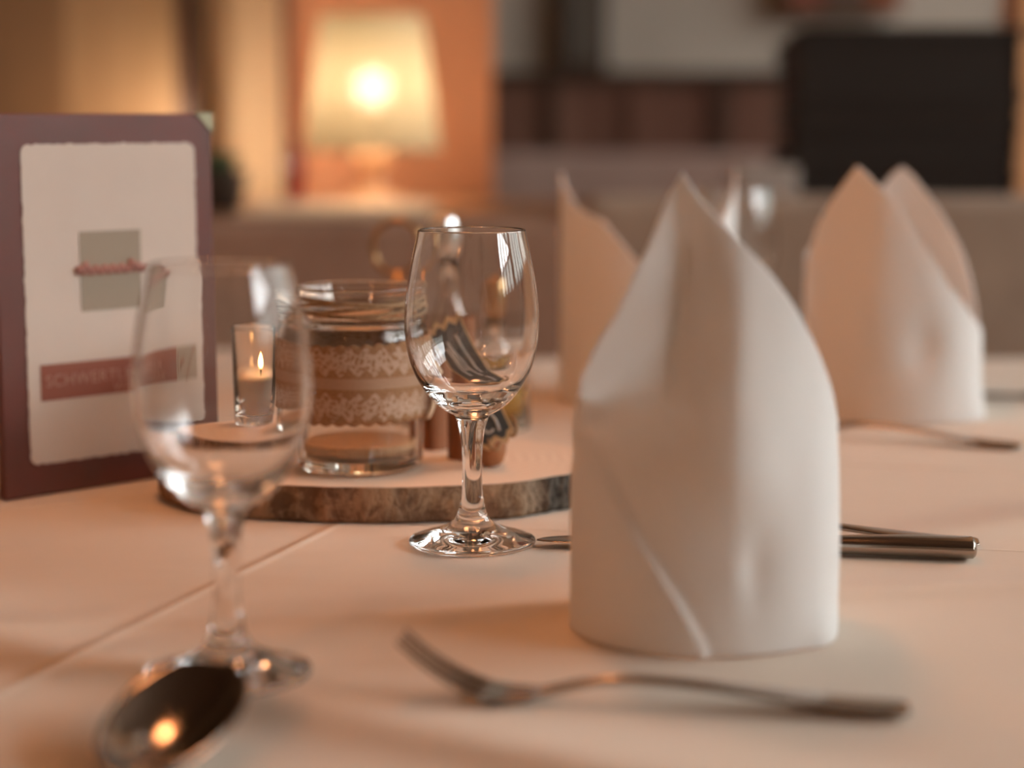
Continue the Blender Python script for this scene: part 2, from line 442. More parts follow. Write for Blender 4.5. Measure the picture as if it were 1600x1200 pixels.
def f_main(th, z):
    # the flap left of the tip curls forward; under it the cloth falls back
    a = (th + 180) % 360 - 180
    if abs(a) > 125: return 0
    xm = 56 * math.sin(R(th)); px = 1107 + 3.87 * xm; py = 1030 - 3.88 * z * 1000
    yl = interp([(800, 640), (890, 612), (960, 572), (1015, 535), (1040, 470), (1048, 380), (2000, 380)], px)
    B_ = smoothstep(740, yl - 4, py) if py > yl - 4 else 1
    x = xm * .001; base = -.056 * math.cos(R(th)) if abs(a) < 90 else 0
    if x > -.014: return 0
    yd = -.0515 - .24 * (-.014 - x)
    return max(0, base - yd) * smoothstep(-.014, -.020, x) * smoothstep(-150, -92, a) * B_ ** 1.6
napkin((.083, .816, T), .056, .056, kmain, d_main, 'tall white mitre-folded napkin nearest the viewer, with the fork before it', fwd=f_main)
def d_right(th, z):
    a = (th + 180) % 360 - 180
    s = 0.004 * math.exp(-((a + 22) / 16) ** 2) * smoothstep(.02, .10, z)
    s -= 0.005 * math.exp(-((a - 8) / 12) ** 2 - ((z - .055) / .022) ** 2)
    s += 0.004 * math.exp(-((a - 55) / 20) ** 2) * smoothstep(.03, 0, z)
    s += .0025 * math.sin(R(a * 2.5 + 500 * z))
    return s
kright = [(-36.6, .184), (-30, .179), (-15, .163), (2, .134), (21, .101), (45, .075), (70, .060), (90, .066), (98, .082), (117, .1135), (140, .147), (158, .173), (166, .181), (172, .176), (190, .150), (230, .125), (262, .112), (272, .118), (285, .141), (305, .163)]
napkin((.284, 1.43, T), .0655, .0655, kright, d_right, 'white mitre-folded napkin at the far right, showing both its points')
def d_left(th, z):
    return .002 * math.sin(R(th * 3 + 300 * z)) - .004 * math.exp(-(((th + 180) % 360 - 180) / 30) ** 2) * smoothstep(.05, .12, z)
kleft = [(-90, .176), (-84, .170), (-60, .150), (-36, .141), (-12, .112), (10, .105), (35, .130), (60, .150), (84, .170), (90, .178), (98, .168), (125, .140), (160, .10), (180, .09), (200, .10), (235, .135), (262, .168)]
napkin((.107, 1.505, T), .068, .066, kleft, d_left, 'white napkin half hidden behind the tall near napkin, its point glowing warm')

# ------------------------------------------------------------ cutlery
def blade_loft(sec, seg=20):
    """sec: list of (s, y_center, half_width, z_center, half_thickness, dish); returns a closed skin along local +X"""
    V, F = [], []
    for (s, yc, hw, zc, ht, dish) in sec:
        for k in range(seg):
            t = 2 * math.pi * k / seg; cx_, sx = math.cos(t), math.sin(t)
            e = abs(cx_) ** .8 * (1 if cx_ >= 0 else -1)
            V.append((s, yc + hw * e, zc + ht * sx + dish * (e * e)))
    n = len(sec)
    for i in range(n - 1):
        for k in range(seg):
            k2 = (k + 1) % seg; F.append((i * seg + k, (i + 1) * seg + k, (i + 1) * seg + k2, i * seg + k2))
    F.append(tuple(range(seg))); F.append(tuple((n - 1) * seg + k for k in range(seg - 1, -1, -1)))
    return V, F
def smooth_sec(keys, n=6): return [tuple(v) for v in _spl(keys, n)]
def _spl(keys, n):
    out = []; k = len(keys)
    for i in range(k - 1):
        p0, p1, p2, p3 = keys[max(i - 1, 0)], keys[i], keys[i + 1], keys[min(i + 2, k - 1)]
        for j in range(n):
            t = j / n
            out.append([.5 * (2 * b + (-a + c) * t + (2 * a - 5 * b + 4 * c - d) * t * t + (-a + 3 * b - 3 * c + d) * t ** 3) for a, b, c, d in zip(p0, p1, p2, p3)])
    out.append(list(keys[-1])); return [[q[0], q[1], max(q[2], .0003), q[3], max(q[4], .0002), q[5]] for q in out]
def fork(loc, rz, label, group, parts=True):
    e = empty('fork', loc, rz, label, 'fork', group)
    # handle from x=0 (end) to x=.115 neck; head to .19
    h = _spl([(0, 0, .0070, .0022, .0008, 0), (.004, 0, .0098, .0022, .0013, 0), (.02, 0, .0105, .0026, .0014, 0), (.05, 0, .0072, .0055, .0015, 0), (.085, 0, .0040, .0088, .0017, 0),
              (.110, 0, .0031, .0088, .0019, 0), (.128, 0, .0034, .0052, .0018, 0), (.136, 0, .0062, .0032, .0014, 0)], 6)
    V, F = blade_loft(h); mesh_obj('handle', V, F, M['steel2'], e)
    g = _spl([(.136, 0, .0062, .0034, .0014, 0), (.142, 0, .0108, .0019, .0011, .0006), (.150, 0, .0123, .0016, .0010, .0008), (.157, 0, .0126, .0028, .0010, .0006)], 6)
    V, F = blade_loft(g); mesh_obj('fork_head', V, F, M['steel'], e)
    for k in range(4):
        y = -.0102 + .0068 * k
        tn = _spl([(.156, y, .0024, .0030, .0010, 0), (.166, y * .98, .0020, .0068, .0010, 0), (.177, y * .94, .0017, .0132, .0009, 0), (.187, y * .9, .0013, .0212, .0008, 0), (.1890, y * .9, .0005, .0230, .0004, 0)], 5)
        V, F = blade_loft(tn, 10); mesh_obj('tine', V, F, M['steel'], e)
    return e
# near fork: handle end at right, tines to the left
a, b = Vector((.1455, .6850)), Vector((-.046, .7100))
f1 = fork((a.x, a.y, T + .0004), math.atan2(b.y - a.y, b.x - a.x), 'blurred steel fork lying in front of the near napkin, tines curving up', 'forks on the tablecloth')
# fork across the knife behind the near napkin
a, b = Vector((.2385, .968)), Vector((.05, .999))
f2 = copy_tree(f1); f2.location = (a.x, a.y, T + .0004); f2.rotation_euler = (0, 0, math.atan2(b.y - a.y, b.x - a.x))
f2['label'] = 'steel fork whose handle shows just behind the knife handle, right of the near napkin'
# fork in front of the far right napkin
a, b = Vector((.3373, 1.262)), Vector((.15, 1.352))
f3 = copy_tree(f1); f3.location = (a.x, a.y, T + .0004); f3.rotation_euler = (0, 0, math.atan2(b.y - a.y, b.x - a.x))
f3['label'] = 'steel fork in front of the far right napkin, handle end at the frame edge'
def knife(loc, rz, label, group):
    e = empty('table_knife', loc, rz, label, 'knife', group)
    h = _spl([(0, 0, .0052, .0056, .0030, 0), (.0015, 0, .0088, .0058, .0046, 0), (.006, 0, .0098, .0060, .0052, 0), (.04, 0, .0090, .0060, .0050, 0), (.075, 0, .0068, .0052, .0042, 0), (.094, 0, .0058, .0048, .0036, 0), (.098, 0, .0056, .0047, .0034, 0)], 6)
    V, F = blade_loft(h); mesh_obj('handle', V, F, M['steel2'], e)
    g = _spl([(.0985, 0, .0052, .0046, .0028, 0), (.108, 0, .0078, .0040, .0012, 0), (.13, 0, .0092, .0038, .0009, 0), (.17, 0, .0098, .0038, .0008, 0), (.20, 0, .0088, .0038, .0007, 0), (.214, .002, .0055, .0038, .0006, 0), (.219, .004, .0012, .0038, .0004, 0)], 6)
    V, F = blade_loft(g); mesh_obj('blade', V, F, M['steel'], e)
    return e
a, b = Vector((.2300, .938)), Vector((.0164, .9697))
k1 = knife((a.x, a.y, T + .0002), math.atan2(b.y - a.y, b.x - a.x), 'table knife passing behind the near napkin, its blade tip beside the sharp wine glass', 'table knives')
k2 = copy_tree(k1); k2.location = (.50, 1.47, T + .0002); k2.rotation_euler = (0, 0, math.atan2(.03, -.2))
k2['label'] = 'table knife at the right frame edge behind the far right napkin'
def spoon(loc, rz, label):
    e = empty('table_spoon', loc, rz, label, 'spoon')
    h = _spl([(0, 0, .0060, .0022, .0010, 0), (.005, 0, .0100, .0022, .0014, 0), (.03, 0, .0100, .0036, .0015, 0), (.075, 0, .0060, .0085, .0017, 0), (.108, 0, .0038, .0100, .0021, 0), (.124, 0, .0036, .0080, .0022, 0), (.134, 0, .0050, .0068, .0019, 0)], 6)
    V, F = blade_loft(h); mesh_obj('handle', V, F, M['steel2'], e)
    # bowl: dished ellipsoid grid
    Lb, Wb, D = .080, .0225, .0125; n, m_ = 28, 24; V, F = [], []
    for i in range(n + 1):
        u = -1 + 2 * i / n
        wv = Wb * math.sqrt(max(0, 1 - abs(u) ** 2.2)) * (1 + .10 * u)
        for j in range(m_ + 1):
            v = -1 + 2 * j / m_
            r2 = 1 - (1 - abs(u) ** 2.0) * (1 - v * v)
            z = .0030 + D * min(1, r2) ** 1.1 + .0085 * u
            V.append((.131 + Lb / 2 * (u + 1), wv * v, z))
    for i in range(n):
        for j in range(m_): F.append((i * (m_ + 1) + j, (i + 1) * (m_ + 1) + j, (i + 1) * (m_ + 1) + j + 1, i * (m_ + 1) + j + 1))
    o = mesh_obj('bowl', V, F, M['steel'], e)
    s = o.modifiers.new('thickness', 'SOLIDIFY'); s.thickness = .0013; s.offset = 0
    return e
tip = Vector((-.1085, .674)); d = Vector((.17, .985)).normalized(); s0 = tip - d * .211
spoon((s0.x, s0.y, T + .0004), math.atan2(d.y, d.x), 'large steel spoon lying at the bottom left, its dark bowl below the near glass')

# ------------------------------------------------------------ wood slice centrepiece
def wood_slice():
    e = empty('wood_slice', (-.075, 1.111, T + .0004), 0, 'flat round slice of tree trunk with dark bark carrying the jar and candle', 'wood slice')
    n = 600; A, B = .130, .089
    def rad(t, z):
        q = noise.noise((math.cos(t) * 2.2, math.sin(t) * 2.2, 3.1)) * .045 + noise.noise((math.cos(t) * 9, math.sin(t) * 9, 1.1)) * .010
        return 1 + q
    bark = mat('tree_bark', (.1, .06, .04), .9, 0, .25); v = coords(bark, (1, 1, .7))
    big = noise_tex(bark, coords(bark, (1, 1, .25)), 13, 3, .5); fine = noise_tex(bark, v, 110, 6, .7, .6); mid = noise_tex(bark, v, 42, 5, .65, .5)
    c1 = ramp(bark, big, [(.35, (.18, .085, .045)), (.50, (.20, .115, .068)), (.62, (.038, .031, .025))])
    c2 = ramp(bark, big, [(.35, (.42, .23, .13)), (.50, (.44, .29, .18)), (.62, (.17, .15, .125))])
    mxb = N(bark, 'ShaderNodeMix', data_type='RGBA'); L(bark, mth(bark, 'MULTIPLY', mth(bark, 'SUBTRACT', mth(bark, 'ADD', fine, mid), .90), 4.5), mxb.inputs[0]); L(bark, c1, mxb.inputs[6]); L(bark, c2, mxb.inputs[7])
    mxb.clamp_factor = True
    L(bark, mxb.outputs[2], bsdf(bark).inputs['Base Color']); bump(bark, mth(bark, 'ADD', fine, mid), 1.0, .004)
    V, F = [], []
    rows = 9
    for j in range(rows + 1):
        z = .0195 * j / rows
        for i in range(n):
            t = 2 * math.pi * i / n; k = rad(t, z) + .010 * noise.noise((math.cos(t) * 30, math.sin(t) * 30, z * 60)) + .012 * noise.noise((math.cos(t) * 9, math.sin(t) * 9, 5 + z * 8)) - (.014 if j in (0,) else 0)
            V.append((A * k * math.cos(t), B * k * math.sin(t), z))
    for j in range(rows):
        for i in range(n):
            i2 = (i + 1) % n; F.append((j * n + i, j * n + i2, (j + 1) * n + i2, (j + 1) * n + i))
    F.append(tuple(range(n - 1, -1, -1)))
    mesh_obj('bark', V, F, bark, e)
    # sawn top face with growth rings
    top = mat('sawn_wood', (.6, .42, .28), .75, 0, .25)
    v = coords(top, (1, 1.46, 1)); dist = N(top, 'ShaderNodeVectorMath', operation='LENGTH'); L(top, v, dist.inputs[0])
    wob = noise_tex(top, v, 12, 2); rr = mth(top, 'ADD', dist.outputs['Value'], mth(top, 'MULTIPLY', wob, .03))
    sw = mth(top, 'SINE', mth(top, 'MULTIPLY', rr, 900)); f = mth(top, 'ADD', mth(top, 'MULTIPLY', sw, .25), .5)
    L(top, ramp(top, f, [(.2, (.76, .59, .46)), (.8, (.84, .68, .54))]), bsdf(top).inputs['Base Color'])
    b = bmesh.new(); vs1 = [b.verts.new((A * (rad(2 * math.pi * i / n, 0) - .012) * math.cos(2 * math.pi * i / n), B * (rad(2 * math.pi * i / n, 0) - .012) * math.sin(2 * math.pi * i / n), .0193)) for i in range(n)]
    vs2 = [b.verts.new((q.co.x, q.co.y, .0199)) for q in vs1]
    vs0 = [b.verts.new((q.co.x, q.co.y, .017)) for q in vs1]
    b.faces.new(vs2)
    for i in range(n):
        i2 = (i + 1) % n; b.faces.new((vs0[i], vs0[i2], vs1[i2], vs1[i])); b.faces.new((vs1[i], vs1[i2], vs2[i2], vs2[i]))
    # rim ring closing the bark edge
    bm_obj('sawn_top', b, top, e)
    V, F = [], []
    for i in range(n):
        t = 2 * math.pi * i / n; k0 = rad(t, 0) - .013; k1 = rad(t, .0195) + .010 * noise.noise((math.cos(t) * 30, math.sin(t) * 30, .0195 * 60)) + .012 * noise.noise((math.cos(t) * 9, math.sin(t) * 9, 5 + .0195 * 8))
        V.append((A * k0 * math.cos(t), B * k0 * math.sin(t), .0196)); V.append((A * k1 * math.cos(t), B * k1 * math.sin(t), .0195))
    for i in range(n):
        i2 = (i + 1) % n; F.append((2 * i, 2 * i + 1, 2 * i2 + 1, 2 * i2))
    mesh_obj('bark_rim', V, F, bark, e)
wood_slice()
S = T + .0204

# votive candle
ve = empty('votive_candle', (-.148, 1.142, S + .0002), 0, 'small lit candle in a straight clear glass, seen through the near wine glass', 'candle')
V, F = lathe([(0, .0005), (.012, .0), (.0150, .0006), (.0158, .003), (.0178, .070), (.0176, .0712), (.0170, .0712), (.0167, .070), (.0152, .012), (.013, .0105), (0, .0105)], 64)
mesh_obj('candle_glass', V, F, M['oldglass'], ve)
V, F = lathe([(0, .0110), (.0125, .0110), (.0147, .0125), (.0158, .0400), (.0154, .0408), (.006, .0395), (0, .0392)], 48)
mesh_obj('wax', V, F, M['wax'], ve)
V, F = tube([(.004, 0, .0392), (.004, 0, .044), (.0042, 0, .0455)], .0006, 8); mesh_obj('wick', V, F, M['wick'], ve)
V, F = lathe([(0, .0440), (.0012, .0446), (.0019, .0462), (.0016, .0485), (.0008, .0508), (0, .0525)], 20, .004, 0); mesh_obj('flame', V, F, M['flame'], ve)

# jar with lace ribbon
je = empty('glass_jar', (-.0865, 1.083, S + .0002), 0, 'wide glass jar wrapped in burlap and lace ribbon standing on the wood slice', 'jar')
o_ = spline([(.0335, .0008), (.0355, .004), (.0362, .012), (.0365, .04), (.0365, .070), (.0358, .0765), (.0340, .0800), (.0330, .0815), (.0340, .0830), (.0346, .0842), (.0338, .0855), (.0333, .0870), (.0338, .0930), (.0348, .0985), (.0354, .1015), (.0354, .1030), (.0350, .1038)], 5)
i_ = spline([(.0342, .1034), (.0338, .0990), (.0322, .0920), (.0316, .0870), (.0316, .0810), (.0340, .0720), (.0343, .04), (.0338, .012), (.030, .0075), (0, .0085)], 5)
prof = [(0, .003), (.026, .0022), (.030, .0)] + [tuple(v) for v in o_] + [tuple(v) for v in i_]; prof[-1] = (0, .0085)
V, F = lathe(prof, 96); mesh_obj('jar_body', V, F, M['oldglass'], je)
def ribbon():
    m = mat('burlap_and_lace', (.4, .27, .17), .95, 0, .1)
    tc = N(m, 'ShaderNodeTexCoord'); sep = N(m, 'ShaderNodeSeparateXYZ'); L(m, tc.outputs['Object'], sep.inputs[0])
    ang = mth(m, 'ARCTAN2', sep.outputs[1], sep.outputs[0]); z = sep.outputs[2]
    cmb = N(m, 'ShaderNodeCombineXYZ'); L(m, mth(m, 'MULTIPLY', ang, .0365), cmb.inputs[0]); L(m, z, cmb.inputs[1])
    uv = cmb.outputs[0]
    # lace motif: warped cells, only in two bands
    vo = N(m, 'ShaderNodeTexVoronoi', feature='DISTANCE_TO_EDGE'); vo.inputs['Scale'].default_value = 300
    wv = N(m, 'ShaderNodeTexNoise'); wv.inputs['Scale'].default_value = 120; L(m, uv, wv.inputs['Vector'])
    addv = N(m, 'ShaderNodeVectorMath', operation='ADD'); sc = N(m, 'ShaderNodeVectorMath', operation='SCALE'); sc.inputs['Scale'].default_value = .012
    L(m, wv.outputs['Color'], sc.inputs[0]); L(m, uv, addv.inputs[0]); L(m, sc.outputs[0], addv.inputs[1]); L(m, addv.outputs[0], vo.inputs['Vector'])
    lace = mth(m, 'LESS_THAN', vo.outputs['Distance'], .17)
    def band(z0, hw, wob):
        s_ = mth(m, 'MULTIPLY', mth(m, 'SINE', mth(m, 'MULTIPLY', ang, 26)), wob)
        return mth(m, 'LESS_THAN', mth(m, 'ABSOLUTE', mth(m, 'SUBTRACT', mth(m, 'SUBTRACT', z, z0), s_)), hw)
    bands = mth(m, 'MAXIMUM', band(.0645, .0060, .002), band(.0395, .0060, -.002))
    lm = mth(m, 'MULTIPLY', lace, bands)
    stripe = band(.0525, .0030, 0); stripe2 = mth(m, 'MULTIPLY', stripe, .55)
    f = mth(m, 'MAXIMUM', lm, stripe2)
    wf = noise_tex(m, uv, 700, 2)
    base = ramp(m, wf, [(.3, (.28, .145, .075)), (.7, (.39, .22, .12))])
    mx = N(m, 'ShaderNodeMix', data_type='RGBA'); L(m, f, mx.inputs[0]); L(m, base, mx.inputs[6]); mx.inputs[7].default_value = (.50, .35, .26, 1)
    L(m, mx.outputs[2], bsdf(m).inputs['Base Color']); bump(m, mth(m, 'ADD', f, wf), .4, .0008)
    n = 220; V, F = [], []; rows = 12
    for j in range(rows + 1):
        for i in range(n):
            a = 2 * math.pi * i / n; tilt = .0015 * math.sin(a + 1)
            zt = .0735 + .0016 * abs(math.sin(a * 17)) + tilt; zb = .0310 - .0016 * abs(math.sin(a * 15)) + tilt * .5
            rr = .0371 + .0004 * math.sin(a * 5 + j * .5) + .0008
            V.append((rr * math.cos(a), rr * math.sin(a), zb + (zt - zb) * j / rows))
    for j in range(rows):
        for i in range(n):
            i2 = (i + 1) % n; F.append((j * n + i, j * n + i2, (j + 1) * n + i2, (j + 1) * n + i))
    o = mesh_obj('lace_ribbon', V, F, m, je); s = o.modifiers.new('t', 'SOLIDIFY'); s.thickness = .0008; s.offset = 1
    # loose ribbon end at the right side
    V, F = [], []
    for i in range(9):
        t = i / 8; x = .0385 + .0040 * math.sin(t * 3.1); y = -.006 - .001 * t
        for w_ in (-.0028, .0028): V.append((x + w_ * .3, y + w_, .053 - .024 * t))
    for i in range(8): F.append((2 * i, 2 * i + 1, 2 * i + 3, 2 * i + 2))
    o = mesh_obj('ribbon_end', V, F, M['cream'], je); s = o.modifiers.new('t', 'SOLIDIFY'); s.thickness = .0008
ribbon()
tp = []
for turn in range(5):
    for k in range(36):
        a = 2 * math.pi * k / 36; tp.append(((.0346 + .0006 * math.sin(turn + a)) * math.cos(a), (.0346 + .0006 * math.sin(turn + a)) * math.sin(a), .0870 + .0020 * (turn + k / 36) + .0016 * math.sin(2 * a + turn * 1.7)))
V, F = tube(tp, .0010, 8); mesh_obj('twine_wrap', V, F, M['twine'], je)
V, F = lathe([(0, .0090), (.024, .0090), (.0312, .0105), (.0325, .0155), (.030, .0165), (.015, .0150), (0, .0158)], 48)
mesh_obj('sand_filling', V, F, noisy('pale_sand', (.42, .26, .14), (.52, .34, .20), 400, rough=.95), je)

# brown sticks, round ornament, chalk tag
def stick(loc, h, r, label):
    n = 30; V, F = [], []; out = []
    for k in range(n + 1):                      # two scrolls curling inwards, as dried bark does
        t = k / n; a = R(-90) + t * 2 * math.pi * 1.45; rr = r * (1 - .42 * t); out.append((rr * math.cos(a), rr * math.sin(a)))
    inn = [(x * (1 - .0011 / math.hypot(x, y)), y * (1 - .0011 / math.hypot(x, y))) for x, y in out]
    loop = out + inn[::-1]; m_ = len(loop); rows = 10
    for j in range(rows + 1):
        for (x, y) in loop: V.append((x, y, h * j / rows))
    for j in range(rows):
        for i in range(m_):
            i2 = (i + 1) % m_; F.append((j * m_ + i, j * m_ + i2, (j + 1) * m_ + i2, (j + 1) * m_ + i))
    for i in range(n): F.append((i, 2 * n + 1 - i, 2 * n - i, i + 1)); q = rows * m_; F.append((q + i, q + i + 1, q + 2 * n - i, q + 2 * n + 1 - i))
    o = mesh_obj('bark_stick', V, F, M['brown_stick'], smooth=False); o.location = loc
    tag(o, label, 'stick', 'brown sticks on the wood slice'); return o
stick((-.0300, 1.112, S), .082, .0097, 'brown rolled bark stick standing upright directly behind the sharp glass stem')
stick((-.0480, 1.148, S), .066, .0105, 'brown rolled bark stick standing between the jar and the front stick')
V, F = lathe([(0, 0), (.004, .0003), (.0072, .003), (.0088, .0085), (.0090, .013), (.0080, .0185), (.0058, .0235), (.0035, .0262), (0, .0275)], 40)
o = mesh_obj('wooden_acorn_shape', V, F, M['brown_egg']); o.name = 'round_ornament'; o.location = (-.0120, 1.0865, S)
tag(o, 'small brown round-bottomed ornament under the lower end of the chalk tag', 'ornament')
def tag_sign():
    top = Vector((-.0400, 1.0935, T + .099)); bot = Vector((-.0090, 1.072, T + .0370))
    ax = (top - bot); Lh = ax.length; ax.normalize(); sd = Vector((1, 0, .28)); sd = (sd - ax * sd.dot(ax)).normalized(); nn = ax.cross(sd); nn.normalize()
    if nn.y > 0: nn = -nn
    e = empty('chalk_tag', bot, 0, 'narrow dark slate tag with chalk strokes and torn pale ends leaning on the sticks', 'tag')
    hw = .0105
    def P3(u, v, d): return tuple(sd * u + ax * v + nn * d)
    def jag(w_, v0, v1, seed, amp=.0022):
        rnd = random.Random(seed); pts = []
        for k in range(10): pts.append((-w_ + 2 * w_ * k / 9, v1 + amp * math.sin(k * 1.9 + seed) + rnd.uniform(-.0004, .0004)))
        for k in range(10): pts.append((w_ - 2 * w_ * k / 9, v0 - amp * math.sin(k * 1.6 + seed + 1)))
        return pts
    def prism(pts, d0, d1):
        n = len(pts); V = [P3(u, v, d0) for u, v in pts] + [P3(u, v, d1) for u, v in pts]
        F = [tuple(range(n)), tuple(range(2 * n - 1, n - 1, -1))] + [(i, i + n, (i + 1) % n + n, (i + 1) % n) for i in range(n)]
        b = bmesh.new(); vv = [b.verts.new(p) for p in V]
        for f in F: b.faces.new([vv[i] for i in f])
        return b
    bm_obj('wood_backing', prism(jag(hw + .0010, -.0015, Lh + .0025, 3), 0, .0022), M['tag_edge'], e)
    bm_obj('slate_face', prism(jag(hw, .0015, Lh - .0015, 3), .0022, .0028), M['slate'], e)
    strokes = [[(-.0055, .052), (-.0050, .034), (-.0045, .020)], [(-.0030, .056), (-.0010, .040), (.0010, .026), (.0022, .018)], [(.0040, .058), (.0042, .040), (.0050, .024)],
               [(-.0030, .056), (-.0036, .042), (-.0020, .030)], [(-.0050, .012), (-.0020, .0055), (.0020, .006)], [(.0030, .016), (.0050, .010), (.0045, .004)]]
    parts = []
    for s_ in strokes:
        pts = [P3(p[0], p[1] * Lh / .066, .0030) for p in spline(s_, 6)]
        parts.append(tube(pts, .00075, 6))
    V, F = combine(parts); mesh_obj('chalk_strokes', V, F, M['chalk'], e)
    tw = spline([P3(.006, .002, .001), P3(.0105, -.0015, .001), P3(.0135, .001, .002), P3(.0150, .006, .001), P3(.0140, .009, 0)], 6)
    V, F = tube(tw, .0010, 8); mesh_obj('twine', V, F, M['twine'], e)
    V, F = tube(spline([P3(-.003, .003, .002), P3(-.004, -.002, .004), P3(-.001, -.005, .004), P3(.002, -.002, .003)], 6), .0010, 8); mesh_obj('twine_knot', V, F, M['twine'], e)
tag_sign()

# ------------------------------------------------------------ cruet set behind
ce = empty('cruet_stand', (-.083, 1.40, T + .0004), 0, 'small cruet stand with a round ring handle behind the jar', 'cruet stand')
V, F = lathe([(0, 0), (.030, 0), (.032, .002), (.031, .005), (0, .006)], 48); mesh_obj('base', V, F, M['brass'], ce)
V, F = tube([(0, 0, .005), (0, 0, .106)], .0028, 12); mesh_obj('rod', V, F, M['brass'], ce)
V, F = tube([(.0178 * math.cos(t), 0, .1245 + .0195 * math.sin(t)) for t in [2 * math.pi * k / 48 for k in range(48)]], .0023, 12, True); mesh_obj('ring_handle', V, F, M['brass'], ce)
def cruet(loc, label, colr, h=1.0, cap=None):
    e = empty('cruet_bottle', loc, 0, label, 'bottle')
    pr = [(0, 0), (.018, 0), (.0205, .003), (.0210, .05), (.0195, .068), (.0115, .084), (.0085, .094), (.0085, .112), (.0105, .115), (.0105, .117), (.0065, .117), (.0060, .094), (.0095, .083), (.0172, .066), (.0185, .05), (.018, .005), (0, .005)]
    V, F = lathe([(r_, z_ * h) for r_, z_ in pr], 48); mesh_obj('bottle_body', V, F, M['oldglass'], e)
    V, F = lathe([(0, .0055), (.0175, .006), (.0180, .045 * h), (0, .045 * h)], 32); mesh_obj('contents', V, F, colr, e)
    V, F = lathe([(0, .112 * h), (.0055, .113 * h), (.0060, .119 * h)] + [(.0060 + .0052 * math.sin(R(a)), .119 * h + .0155 * (1 - math.cos(R(a))) ) for a in range(15, 166, 15)] + [(0, .119 * h + .031)], 32)
    mesh_obj('stopper', V, F, cap or M['satincap'], e); return e
M['satincap'] = mat('steel_cap', (.80, .80, .78), .28, 1.0)
cruet((-.049, 1.372, T + .0004), 'glass cruet with a bright metal stopper right of the ring handle', mat('grey_pepper', (.14, .12, .10), .8))
cruet((-.008, 1.350, T + .0004), 'shorter glass cruet of yellowish oil seen through the sharp wine glass', glass_mat('oil', (.80, .72, .35), 0, 1.45), .62, M['brass'])

